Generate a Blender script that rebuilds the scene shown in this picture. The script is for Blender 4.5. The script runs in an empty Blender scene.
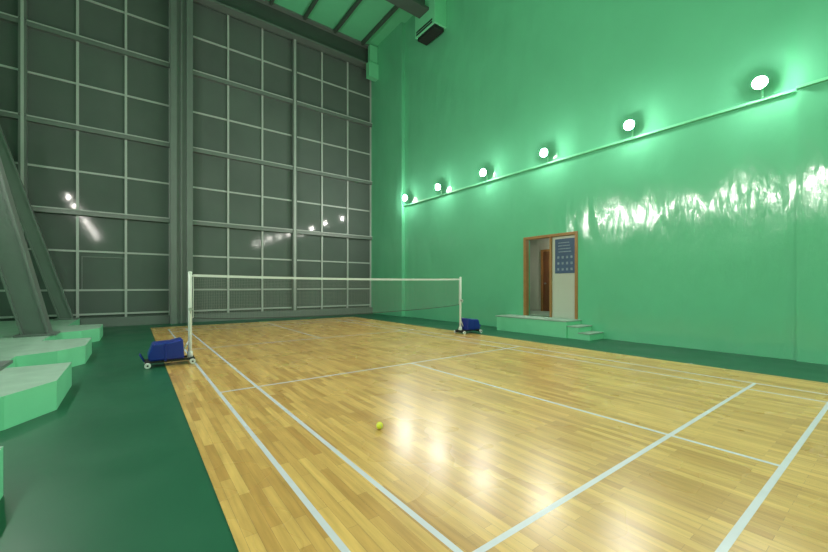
import bpy, bmesh, math, random
from mathutils import Vector, Matrix
random.seed(4)
S=bpy.context.scene
COL=S.collection
XW=9.7; YB=16.4; ZC=13.1; XL=-5.0; YN=-8.0

# ---------------- materials
def mat(name,col,rough=.5,metal=0,spec=.5,coat=0,coatr=.1,var=0,vscale=2,bump=0,bscale=5,emit=None,es=0,rvar=0):
    m=bpy.data.materials.new(name); m.use_nodes=True
    nt=m.node_tree; b=nt.nodes['Principled BSDF']
    b.inputs['Base Color'].default_value=(*col,1)
    b.inputs['Roughness'].default_value=rough
    b.inputs['Metallic'].default_value=metal
    b.inputs['Specular IOR Level'].default_value=spec
    b.inputs['Coat Weight'].default_value=coat
    b.inputs['Coat Roughness'].default_value=coatr
    tc=nt.nodes.new('ShaderNodeTexCoord')
    if var or rvar:
        n=nt.nodes.new('ShaderNodeTexNoise'); n.inputs['Scale'].default_value=vscale; n.inputs['Detail'].default_value=6
        nt.links.new(tc.outputs['Object'],n.inputs['Vector'])
        if var:
            mx=nt.nodes.new('ShaderNodeMix'); mx.data_type='RGBA'
            mx.inputs['A'].default_value=(*[c*(1-var) for c in col],1)
            mx.inputs['B'].default_value=(*[min(1,c*(1+var)) for c in col],1)
            nt.links.new(n.outputs['Fac'],mx.inputs['Factor'])
            nt.links.new(mx.outputs['Result'],b.inputs['Base Color'])
        if rvar:
            mr=nt.nodes.new('ShaderNodeMapRange'); mr.inputs['To Min'].default_value=rough-rvar; mr.inputs['To Max'].default_value=rough+rvar
            mr.inputs['From Min'].default_value=.3; mr.inputs['From Max'].default_value=.7
            nt.links.new(n.outputs['Fac'],mr.inputs['Value']); nt.links.new(mr.outputs['Result'],b.inputs['Roughness'])
    if bump:
        n2=nt.nodes.new('ShaderNodeTexNoise'); n2.inputs['Scale'].default_value=bscale; n2.inputs['Detail'].default_value=3
        nt.links.new(tc.outputs['Object'],n2.inputs['Vector'])
        bp=nt.nodes.new('ShaderNodeBump'); bp.inputs['Strength'].default_value=1; bp.inputs['Distance'].default_value=bump
        nt.links.new(n2.outputs['Fac'],bp.inputs['Height']); nt.links.new(bp.outputs['Normal'],b.inputs['Normal'])
    if emit:
        b.inputs['Emission Color'].default_value=(*emit,1); b.inputs['Emission Strength'].default_value=es
    return m

def gloss_wall():
    # hand-plastered wall under thick gloss enamel: wavy, with trowel ridges
    m=mat('mint_gloss_paint',(.145,.53,.31),.13,spec=.65,var=.10,vscale=.7)
    nt=m.node_tree; N=nt.nodes; L=nt.links; b=N['Principled BSDF']
    tc=N.new('ShaderNodeTexCoord'); mp=N.new('ShaderNodeMapping'); mp.inputs['Scale'].default_value=(1,1.9,.7)
    L.new(tc.outputs['Object'],mp.inputs['Vector'])
    n1=N.new('ShaderNodeTexNoise'); n1.inputs['Scale'].default_value=1.0; n1.inputs['Detail'].default_value=1.5
    n2=N.new('ShaderNodeTexNoise'); n2.inputs['Scale'].default_value=6; n2.inputs['Detail'].default_value=3
    L.new(mp.outputs[0],n1.inputs['Vector']); L.new(mp.outputs[0],n2.inputs['Vector'])
    b1=N.new('ShaderNodeBump'); b1.inputs['Strength'].default_value=1; b1.inputs['Distance'].default_value=.040
    b2=N.new('ShaderNodeBump'); b2.inputs['Strength'].default_value=1; b2.inputs['Distance'].default_value=.0035
    L.new(n1.outputs['Fac'],b1.inputs['Height']); L.new(n2.outputs['Fac'],b2.inputs['Height'])
    L.new(b1.outputs[0],b2.inputs['Normal']); L.new(b2.outputs[0],b.inputs['Normal'])
    return m
M_mint=gloss_wall()
M_mint2=mat('mint_paint',(.20,.68,.39),.35,var=.08,vscale=2)
M_ceil=mat('ceiling_green',(.15,.60,.33),.6,var=.05)
M_steel=mat('grey_green_steel',(.145,.175,.162),.4,var=.1,vscale=3)
M_dark=mat('dark_steel',(.06,.085,.072),.45,var=.1)
M_mull=mat('light_mullion',(.42,.46,.44),.4,var=.08)
M_panel=mat('dark_glazed_panel',(.110,.134,.124),.08,spec=.18,var=.22,vscale=.6,bump=.0003,bscale=1.5)
M_gfloor=mat('green_sport_vinyl',(.013,.100,.052),.40,spec=.35,var=.15,vscale=1.2,rvar=.06)
M_conc=mat('concrete',(.28,.42,.34),.75,var=.22,vscale=4,bump=.003,bscale=30)
M_line=mat('court_line_paint',(.54,.56,.64),.34,spec=.3,var=.1,vscale=8)
M_white=mat('white_enamel',(.70,.73,.70),.3)
M_tape=mat('white_net_tape',(.62,.65,.63),.7)
M_net=mat('net_cord',(.28,.30,.27),.8)
M_cord=mat('dark_cord',(.05,.05,.045),.8)
M_blue=mat('blue_plastic',(.008,.024,.24),.35,bump=.004,bscale=9)
M_black=mat('black_rubber',(.012,.012,.012),.6)
M_ball=mat('tennis_felt',(.75,.76,.05),.9,bump=.001,bscale=200)
M_frame=mat('door_wood_frame',(.34,.17,.055),.4,var=.2,vscale=8)
M_brown=mat('door_brown',(.18,.07,.03),.4,var=.25,vscale=5)
M_cream=mat('cream_paint',(.52,.55,.48),.5)
M_poster=mat('poster_blue',(.055,.10,.20),.4,var=.2,vscale=6)
M_pw=mat('poster_prints',(.22,.29,.36),.5,var=.7,vscale=25)
M_alu=mat('aluminium',(.5,.52,.5),.35,metal=.8)
M_lamp=mat('lamp_glass',(1,1,1),.5,emit=(1,.95,.88),es=640)

def wood():
    m=bpy.data.materials.new('maple_parquet'); m.use_nodes=True
    nt=m.node_tree; N=nt.nodes; L=nt.links; b=N['Principled BSDF']
    tc=N.new('ShaderNodeTexCoord'); sp=N.new('ShaderNodeSeparateXYZ'); cb=N.new('ShaderNodeCombineXYZ')
    L.new(tc.outputs['Object'],sp.inputs[0]); L.new(sp.outputs['Y'],cb.inputs['X']); L.new(sp.outputs['X'],cb.inputs['Y'])
    br=N.new('ShaderNodeTexBrick'); L.new(cb.outputs[0],br.inputs['Vector'])
    br.offset=.37; br.offset_frequency=2; br.squash=1
    br.inputs['Scale'].default_value=1; br.inputs['Brick Width'].default_value=.72; br.inputs['Row Height'].default_value=.068
    br.inputs['Mortar Size'].default_value=.0010; br.inputs['Mortar Smooth'].default_value=.3; br.inputs['Bias'].default_value=-.1
    br.inputs['Color1'].default_value=(.65,.415,.130,1); br.inputs['Color2'].default_value=(.43,.235,.066,1); br.inputs['Mortar'].default_value=(.28,.16,.055,1)
    n=N.new('ShaderNodeTexNoise'); n.inputs['Scale'].default_value=1; n.inputs['Detail'].default_value=5
    mp=N.new('ShaderNodeMapping'); mp.inputs['Scale'].default_value=(2.5,30,1); L.new(cb.outputs[0],mp.inputs['Vector']); L.new(mp.outputs[0],n.inputs['Vector'])
    mr=N.new('ShaderNodeMapRange'); mr.inputs['From Min'].default_value=.3; mr.inputs['From Max'].default_value=.7; mr.inputs['To Min'].default_value=.82; mr.inputs['To Max'].default_value=1.12
    L.new(n.outputs['Fac'],mr.inputs['Value'])
    vm=N.new('ShaderNodeVectorMath'); vm.operation='SCALE'; L.new(br.outputs['Color'],vm.inputs[0]); L.new(mr.outputs[0],vm.inputs['Scale'])
    L.new(vm.outputs[0],b.inputs['Base Color'])
    n3=N.new('ShaderNodeTexNoise'); n3.inputs['Scale'].default_value=1.3; L.new(tc.outputs['Object'],n3.inputs['Vector'])
    m3=N.new('ShaderNodeMapRange'); m3.inputs['To Min'].default_value=.22; m3.inputs['To Max'].default_value=.34; L.new(n3.outputs['Fac'],m3.inputs['Value'])
    L.new(m3.outputs[0],b.inputs['Roughness'])
    bp=N.new('ShaderNodeBump'); bp.inputs['Distance'].default_value=.0006; bp.inputs['Strength'].default_value=.5
    L.new(br.outputs['Fac'],bp.inputs['Height']); bp.invert=True; L.new(bp.outputs[0],b.inputs['Normal'])
    b.inputs['Specular IOR Level'].default_value=.36
    return m
M_wood=wood()

# ---------------- helpers
def link(o,parent=None):
    COL.objects.link(o)
    if parent: o.parent=parent
    return o
def finish(bm,name,mats,parent=None,smooth=False):
    me=bpy.data.meshes.new(name); bmesh.ops.recalc_face_normals(bm,faces=bm.faces) ; bm.to_mesh(me); bm.free()
    for m in (mats if isinstance(mats,(list,tuple)) else [mats]): me.materials.append(m)
    if smooth:
        for p in me.polygons: p.use_smooth=True
    return link(bpy.data.objects.new(name,me),parent)
def abox(bm,x0,x1,y0,y1,z0,z1,mi=0):
    v=[bm.verts.new((x,y,z)) for z in (z0,z1) for (x,y) in ((x0,y0),(x1,y0),(x1,y1),(x0,y1))]
    for f in ((3,2,1,0),(4,5,6,7),(0,1,5,4),(1,2,6,5),(2,3,7,6),(3,0,4,7)):
        bm.faces.new([v[i] for i in f]).material_index=mi
def boxes(name,L,mats,parent=None,bevel=0):
    bm=bmesh.new()
    for b in L: abox(bm,*b)
    o=finish(bm,name,mats,parent)
    if bevel:
        md=o.modifiers.new('bev','BEVEL'); md.width=bevel; md.segments=3; md.limit_method='ANGLE'
    return o
def acyl(bm,p0,p1,r0,r1=None,seg=20,mi=0):
    r1=r0 if r1 is None else r1
    p0=Vector(p0);p1=Vector(p1);d=p1-p0
    q=d.to_track_quat('Z','Y').to_matrix().to_4x4()
    bmesh.ops.create_cone(bm,cap_ends=True,segments=seg,radius1=r0,radius2=r1,depth=d.length,matrix=Matrix.Translation((p0+p1)/2)@q)
def cyls(name,L,mats,parent=None,seg=20):
    bm=bmesh.new()
    for c in L: acyl(bm,*c[:4],seg=seg)
    o=finish(bm,name,mats,parent)
    md=o.modifiers.new('b','BEVEL'); md.width=.002; md.limit_method='ANGLE'
    for p in o.data.polygons: p.use_smooth=len(p.vertices)==4
    return o
def empty(name,loc=(0,0,0)):
    e=bpy.data.objects.new(name,None); e.location=loc; e.empty_display_size=.2; return link(e)
def prism(name,poly,axis,a0,a1,mats,parent=None):
    bm=bmesh.new()
    def P(u,v,a): return (u,v,a) if axis=='Z' else (u,a,v)
    A=[bm.verts.new(P(u,v,a0)) for u,v in poly]; B=[bm.verts.new(P(u,v,a1)) for u,v in poly]
    bm.faces.new(A); bm.faces.new(B)
    n=len(poly)
    for i in range(n): bm.faces.new((A[i],A[(i+1)%n],B[(i+1)%n],B[i]))
    return finish(bm,name,mats,parent)

# ---------------- shell
boxes('floor',[(XL-.3,XW+2.6,YN-.3,YB+.3,-.2,0)],M_gfloor)
DY0,DY1,DZ0,DZ1=5.5,7.27,.45,2.86
boxes('wall_right',[(XW,XW+.3,YN,DY0,0,ZC),(XW,XW+.3,DY1,YB,0,ZC),(XW,XW+.3,DY0,DY1,DZ1,ZC),(XW,XW+.3,DY0,DY1,0,DZ0)],M_mint)
boxes('wall_left',[(XL-.3,XL,YN,YB,0,ZC)],M_mint2)
boxes('wall_near',[(XL-.3,XW+.3,YN-.3,YN,0,ZC)],M_mint2)
boxes('ceiling',[(XL-.3,XW+.3,YN-.3,YB+.3,ZC,ZC+.2)],M_ceil)
boxes('wall_pilaster',[(XW-.17,XW,13.65,YB,0,ZC)],M_mint)
boxes('wall_pilaster',[(XW-.1,XW,YN,1.28,0,ZC)],M_mint)

# back wall + framing
boxes('wall_back',[(XL-.3,XW+.3,YB,YB+.3,0,ZC)],M_dark)
cols=[1.70,3.0,4.3,5.63,6.93,8.23,9.5]; colsL=[1.06,-.22,-1.47,-2.71,-3.95,-5.0]
rows=[.42,1.22,2.5,3.75,5.1,6.5,7.95,9.4,10.8,12.15]
wf=empty('wall_back_framing')
bm=bmesh.new()
def panels(cs):
    cs=sorted(cs)
    for i in range(len(cs)-1):
        for j in range(len(rows)-1):
            x0,x1=cs[i]+.03,cs[i+1]-.03; z0,z1=rows[j]+.03,rows[j+1]-.03
            t=[random.uniform(0,.010) for _ in range(4)]
            y=YB-.03
            v=[bm.verts.new(p) for p in ((x0,y-t[0],z0),(x1,y-t[1],z0),(x1,y-t[2],z1),(x0,y-t[3],z1))]
            bm.faces.new(v)
panels(cols); panels(colsL)
finish(bm,'glazed_panels',M_panel,wf)
thickc=[5.63,-2.71]; thickr=[3.75,6.5,9.4]
L1=[];L2=[]
for c in cols+colsL[:-1]:
    w=.035
    if c in thickc: L2.append((c-.09,c+.09,YB-.20,YB-.001,.3,12.2))
    L1.append((c-w,c+w,YB-.09 if c not in thickc else YB-.215,YB-.001,.3,12.2))
for z in rows:
    for a,b in ((XL,1.06),(1.70,9.53)):
        if z in thickr: L2.append((a,b,YB-.18,YB-.001,z-.085,z+.085)); L1.append((a,b,YB-.20,YB-.18,z+.05,z+.085))
        else: L1.append((a,b,YB-.07,YB-.001,z-.03,z+.03))
boxes('mullions',L1,M_mull,wf); boxes('girders',L2,M_steel,wf)
boxes('hatch_frame',[(-1.38,-1.35,YB-.06,YB,1.25,2.34),(-.29,-.26,YB-.06,YB,1.25,2.34),(-1.35,-.29,YB-.06,YB,2.31,2.34)],M_steel,wf)
boxes('baseboard_back',[(XL,9.53,YB-.22,YB,0,.3)],M_steel,None)
c=empty('steel_column')
boxes('flanges',[(1.04,1.24,YB-.5,YB-.2,.0,12.1),(1.54,1.74,YB-.5,YB-.2,0,12.1),(1.24,1.54,YB-.36,YB-.2,0,12.1),(1.36,1.42,YB-.42,YB-.36,0,12.1)],M_steel,c)
tb=empty('steel_beam')
boxes('web',[(XL,XW-.2,YB-.3,YB,12.2,13.0)],M_dark,tb)
boxes('chords',[(XL,XW-.2,YB-.5,YB,12.12,12.2),(XL,XW-.2,YB-.5,YB,13.0,13.09)],M_steel,tb)
cb=empty('steel_beam')
boxes('web',[(XL,XW-.6,11.45,11.55,12.1,13.0)],M_dark,cb)
boxes('chords',[(XL,XW-.6,11.2,11.8,12.0,12.1),(XL,XW-.6,11.2,11.8,13.0,13.09)],M_dark,cb)
L=[]
x=-4.0
while x<9.4:
    L.append((x-.05,x+.05,YN,YB-.5,12.93,13.099)); x+=1.42
boxes('ceiling_joists',L,M_dark)
d=empty('ventilation_duct')
boxes('casing',[(9.1,XW,10.85,12.1,11.35,13.09)],M_mint2,d,bevel=.02)
boxes('grille',[(9.16,XW-.08,10.93,12.0,11.22,11.35)]+[(9.085,9.098,11.0,12.0,11.4+i*.1,11.46+i*.1) for i in range(2)],M_black,d)
boxes('beam_bracket',[(9.0,XW-.18,15.6,YB-.5,11.4,12.11),(9.1,XW-.18,15.7,YB-.51,12.2,13.0)],M_mint2,None)

# ---------------- court
boxes('floor_wood_court',[(.43,7.75,-2.2,14.8,0.0005,.006)],M_wood)
X0=.865; X1=X0+6.06; XI0=X0+.46; XI1=X1-.46; XC=(X0+X1)/2
Yn=7.27
bl=[]; w=.02
def lx(x,y0,y1): bl.append((x-w,x+w,y0,y1))
def ly(y,x0,x1): bl.append((x0,x1,y-w,y+w))
yb0=Yn-6.70+w; yb1=Yn+6.70-w
for x in (X0,XI0,XI1,X1): lx(x,yb0-w,yb1+w)
lx(XC,yb0,Yn-1.98); lx(XC,Yn+1.98,yb1)
for y in (yb0,Yn-5.94,Yn-1.98,Yn+1.98,Yn+5.94,yb1): ly(y,X0-w,X1+w)
bm=bmesh.new()
for i,(a,b,c_,d_) in enumerate(bl):
    z=.0063+i*.00005
    bm.faces.new([bm.verts.new(p) for p in ((a,c_,z),(b,c_,z),(b,d_,z),(a,d_,z))])
finish(bm,'court_lines',M_line)

# ---------------- net
NY=7.72; PX0=.80; PX1=7.42; NT=1.57
net=empty('badminton_net')
def sag(t): return -.03*4*t*(1-t)
bm=bmesh.new()
n=230; H=.76
def strip(p,q,t):
    d=(q-p).normalized(); up=Vector((0,1,0)); s=d.cross(up).normalized()*t
    y=Vector((0,t,0))
    for a in (s,y):
        bm.faces.new([bm.verts.new(v) for v in (p-a,q-a,q+a,p+a)])
xs=[PX0+.05+(PX1-PX0-.1)*i/n for i in range(n+1)]
def bot(t): return NT-H-.02-.10*math.sin(math.pi*t)**.6+.05*t
for i,x in enumerate(xs):
    t=i/n; strip(Vector((x,NY,NT+sag(t)-.05)),Vector((x+random.uniform(-.01,.01),NY,bot(t))),.0014)
rowsn=26
for j in range(1,rowsn):
    for i in range(0,n,10):
        def pt(i):
            t=i/n; zt=NT+sag(t)-.05; return Vector((xs[i],NY,zt+(bot(t)-zt)*j/rowsn))
        strip(pt(i),pt(i+10),.0014)
finish(bm,'mesh',M_net,net)
bm=bmesh.new()
for i in range(0,n,10):
    a,b=xs[i],xs[i+10]; za=NT+sag(i/n); zb=NT+sag((i+10)/n)
    for y in (NY-.006,NY+.006):
        bm.faces.new([bm.verts.new(v) for v in ((a,y,za-.045),(b,y,zb-.045),(b,y,zb+.0),(a,y,za+.0))])
finish(bm,'top_tape',M_tape,net)
bm=bmesh.new()
for i in range(0,n,10):
    acyl(bm,(xs[i],NY,bot(i/n)),(xs[i+10],NY,bot((i+10)/n)),.007,seg=8)
finish(bm,'bottom_cord',M_cord,net)
bm=bmesh.new()
acyl(bm,(PX0,NY,NT-.02),(xs[0],NY,NT-.02),.005,seg=8);acyl(bm,(PX1,NY,NT-.02),(xs[-1],NY,NT-.02),.005,seg=8)
acyl(bm,(PX0,NY,.8),(xs[0],NY,bot(0)),.004,seg=8);acyl(bm,(PX1,NY,.8),(xs[-1],NY,bot(1)),.004,seg=8)
for x,z0,z1 in ((xs[0],bot(0),NT-.03),(xs[-1],bot(1),NT-.03)):
    acyl(bm,(x,NY,z0),(x,NY,z1),.006,seg=8)
finish(bm,'ties',M_tape,net)

def post(x,s):
    e=empty('net_post_trolley',(x,NY,0))
    b0=.006
    cyls('pole',[((0,0,.09),(0,0,NT+.02),.03,.03),((0,0,NT+.02),(0,0,NT+.05),.036,.024),((0,0,.09),(0,0,.2),.045,.045),((0,.0,NT-.03),(-s*.05,0,NT-.03),.012,.012)],M_white,e)
    cyls('winch',[((0,-.03,.95),(0,-.09,.95),.03,.03),((0,-.09,.95),(0,-.09,.88),.008,.008)],M_alu,e)
    cyls('brace',[((0,0,.42),(s*.16,0,.12),.013,.013),((s*.02,.10,.10),(0,0,.30),.012,.012)],M_white,e)
    boxes('chassis',[(min(-s*.06,s*.66),max(-s*.06,s*.66),-.16,-.11,.075,.11),(min(-s*.06,s*.66),max(-s*.06,s*.66),.11,.16,.075,.11),(min(-s*.06,0),max(-s*.06,0),-.11,.11,.075,.11),(min(s*.6,s*.66),max(s*.6,s*.66),-.11,.11,.075,.11)],M_black,e,bevel=.005)
    a=[(s*.10,.112),(s*.60,.112),(s*.62,.20),(s*.55,.40),(s*.30,.41),(s*.12,.45)]
    o=prism('counterweight',a,'Y',-.19,.19,M_blue,e)
    md=o.modifiers.new('b','BEVEL'); md.width=.03; md.segments=4; md.limit_method='ANGLE'
    boxes('weight_strap',[(min(s*.36,s*.39),max(s*.36,s*.39),-.196,.196,.10,.40)],M_blue,e,bevel=.004)
    W=[]
    for wx,wy in ((s*.62,-.20),(s*.62,.20),(-s*.02,-.18),(-s*.02,.18)):
        W.append(((wx,wy-.02,b0+.045),(wx,wy+.02,b0+.045),.045,.045))
    cyls('wheels',W,M_white,e)
    cyls('axles',[((s*.62,-.225,b0+.045),(s*.62,.225,b0+.045),.015,.015),((-s*.02,-.205,b0+.045),(-s*.02,.205,b0+.045),.015,.015)],M_black,e)
    cyls('handle',[((s*.66,-.1,.1),(s*.72,-.1,.22),.01,.01),((s*.66,.1,.1),(s*.72,.1,.22),.01,.01),((s*.72,-.1,.22),(s*.72,.1,.22),.012,.012)],M_blue,e)
    return e
post(PX0,-1); post(PX1,1)

# ---------------- ball
tb=empty('tennis_ball',(1.86,3.03,.0395))
bm=bmesh.new(); bmesh.ops.create_uvsphere(bm,u_segments=32,v_segments=20,radius=.033); finish(bm,'felt',M_ball,tb,True)
cu=bpy.data.curves.new('seam','CURVE'); cu.dimensions='3D'; cu.bevel_depth=.0012
sp=cu.splines.new('POLY'); sp.points.add(79); sp.use_cyclic_u=True
for i in range(80):
    t=i/80*2*math.pi
    v=Vector((math.cos(t)+.35*math.cos(3*t),math.sin(t)-.35*math.sin(3*t),.9*math.sin(2*t))).normalized()*.0332
    sp.points[i].co=(*v,1)
cu.materials.append(M_white); link(bpy.data.objects.new('seam',cu),tb)

# ---------------- floodlights
def flood(x,y,z,s):
    e=empty('floodlight',(x,y,z))
    d=Vector((s*1.0,-.12,-.12)).normalized(); o=Vector((0,0,0))
    cyls('housing',[(o-d*.08,o-d*.002,.08,.115),(o-d*.14,o-d*.08,.05,.08)],M_alu,e,seg=32)
    bm=bmesh.new()
    q=d.to_track_quat('Z','Y').to_matrix().to_4x4()
    bmesh.ops.create_uvsphere(bm,u_segments=24,v_segments=12,radius=.108)
    bmesh.ops.delete(bm,geom=[v for v in bm.verts if v.co.z<-.001],context='VERTS')
    for v in bm.verts: v.co.z*=.42
    bm.transform(q)
    finish(bm,'lens',M_lamp,e,True)
    cyls('bracket',[(o-d*.12,(-s*.20,0,-.12),.015,.015),((-s*.20,0,-.23),(-s*.20,0,-.02),.018,.018)],M_mint2 if s<0 else M_steel,e)
for y in (-5.3,-2.95,-.6,1.75,4.08,6.4,8.75,11.1,13.3):
    flood(XW-.24-(.1 if y<1.28 else 0),y,5.20,-1)
for y in (-5.3,-2.95,-.6,1.75,4.08,6.4,8.75,10.8):
    flood(-2.3,y,5.22,1)
boxes('lamp_rail',[(XW-.16,XW-.1,-7.5,1.28,4.91,4.96),(XW-.06,XW,1.28,13.65,4.91,4.96)],M_mint2)
boxes('lamp_rail',[(-2.57,-2.49,-7.5,10.9,4.88,4.98)],M_steel)

# ---------------- door + vestibule
dr=empty('door_1')
X=XW
boxes('frame',[(X-.03,X+.14,DY0,DY0+.08,DZ0,DZ1),(X-.03,X+.14,DY1-.08,DY1,DZ0,DZ1),(X-.03,X+.14,DY0+.08,DY1-.08,DZ1-.08,DZ1),(X-.0,X+.14,6.32,6.38,DZ0,DZ1-.08)],M_frame,dr,bevel=.006)
boxes('fixed_leaf',[(X+.06,X+.1,DY0+.08,6.32,DZ0,DZ1-.08)],M_cream,dr)
boxes('leaf_rails',[(X+.05,X+.06,DY0+.08,6.32,1.45,1.5),(X+.05,X+.06,DY0+.08,6.32,DZ0,.6)],M_cream,dr)
boxes('open_leaf',[(X+.32,X+.37,7.32,8.15,DZ0+.01,DZ1-.1),(X+.37,X+.38,7.42,8.05,.7,1.5),(X+.37,X+.38,7.42,8.05,1.7,2.6)],M_brown,dr,bevel=.004)
ps=empty('notice_poster')
boxes('sheet',[(X+.042,X+.05,DY0+.12,6.22,1.72,2.70)],M_poster,ps)
L=[]
for i in range(4):
    for j in range(3):
        y=5.68+i*.135; z=1.80+j*.17
        L.append((X+.038,X+.042,y,y+.06,z,z+.07))
for k in range(4): L.append((X+.038,X+.042,5.72+.02*k,6.12,2.32+k*.085,2.345+k*.085))
boxes('prints',L,M_pw,ps)
boxes('wall_vestibule',[(12.0,12.1,4.4,9.1,0,3.2),(X+.3,12.0,9.0,9.1,0,3.2),(X+.3,12.0,4.4,4.5,0,3.2)],M_cream)
boxes('ceiling_vestibule',[(X+.3,12.1,4.4,9.1,3.2,3.3)],M_cream)
boxes('floor_vestibule',[(X+.3,12.0,4.5,9.0,0,DZ0)],M_conc)
d2=empty('door_2')
boxes('leaf',[(11.93,11.98,7.2,8.1,DZ0,2.6),(11.92,11.93,7.3,8.0,.7,1.4),(11.92,11.93,7.3,8.0,1.6,2.4)],M_brown,d2)
boxes('frame',[(11.9,11.999,7.12,7.2,DZ0,2.68),(11.9,11.999,8.1,8.18,DZ0,2.68),(11.9,11.999,7.2,8.1,2.6,2.68)],M_frame,d2)
cyls('knob',[((11.92,7.98,1.45),(11.86,7.98,1.45),.02,.03)],M_alu,d2)
vl=empty('ceiling_lamp',(11,6.9,3.13))
bm=bmesh.new(); acyl(bm,(0,0,.0),(0,0,.06),.14,.16,seg=24)
finish(bm,'diffuser',mat('vestibule_lamp',(1,1,1),.5,emit=(1,.92,.8),es=48),vl)
es_=empty('entrance_steps')
boxes('risers',[(9.0,XW-.002,5.42,7.75,0,DZ0-.03),(9.05,XW-.002,5.12,5.42,0,.30),(9.05,XW-.002,4.82,5.12,0,.15)],M_mint2,es_)
boxes('treads',[(8.97,XW-.002,5.40,7.78,DZ0-.03,DZ0),(9.02,XW-.002,5.10,5.42,.30,.325),(9.02,XW-.002,4.80,5.12,.15,.175)],M_conc,es_)

# ---------------- left footings
edge=[]
for yc in (-4.6,-1.2,2.3,5.65,8.7,12.1):
    edge+=[(-1.40,yc-.75),(-.98,yc-.5),(-.68,yc),(-.68,yc+1.25),(-1.40,yc+1.25)]
pts=[(XL+.01,YN+.01),(-1.40,YN+.01)]+edge+[(-1.40,YB-.23),(XL+.01,YB-.23)]
o=prism('concrete_plinth',pts,'Z',0,.32,[M_mint2,M_conc])
for p in o.data.polygons:
    if abs(p.normal.z)>.9: p.material_index=1
def lean(y,xb0,xb1,sl,sl2,wy,zt):
    e=empty('leaning_column')
    z0=.32
    def q(xb,s_,z): return xb-s_*(z-z0)
    a=[(q(xb0,sl,z0),z0),(q(xb1,sl2,z0),z0),(q(xb1,sl2,zt),zt),(q(xb0,sl,zt),zt)]
    prism('web',a,'Y',y-wy*.35,y+wy*.35,M_steel,e)
    for nm,xb,s_ in (('flange_inner',xb1,sl2),('flange_outer',xb0,sl)):
        prism(nm,[(q(xb,s_,z0)-.02,z0),(q(xb,s_,z0)+.02,z0),(q(xb,s_,zt)+.02,zt),(q(xb,s_,zt)-.02,zt)],'Y',y-wy/2,y+wy/2,M_steel,e)
    boxes('base_plate',[(xb0-.12,xb1+.12,y-wy/2-.1,y+wy/2+.1,.32,.36)],M_steel,e)
for y in (-1.3,2.9,7.0,11.1):
    lean(y,-1.82,-1.43,.235,.215,.42,12.9)
lean(15.75,-1.82,-1.52,.28,.28,.22,11.0)

w=bpy.data.worlds.new('World'); S.world=w; w.use_nodes=True
w.node_tree.nodes['Background'].inputs[0].default_value=(.3,.5,.4,1); w.node_tree.nodes['Background'].inputs[1].default_value=.1

cd=bpy.data.cameras.new('camera'); cam=bpy.data.objects.new('camera',cd); link(cam)
cam.location=(0,0,1.36); cam.rotation_euler=(math.radians(90),0,math.radians(-36.8))
cd.lens=16.28; cd.sensor_width=36; cd.shift_y=10/828; cd.clip_start=.05
S.camera=cam
S.view_settings.view_transform='Standard'
S.view_settings.exposure=.58
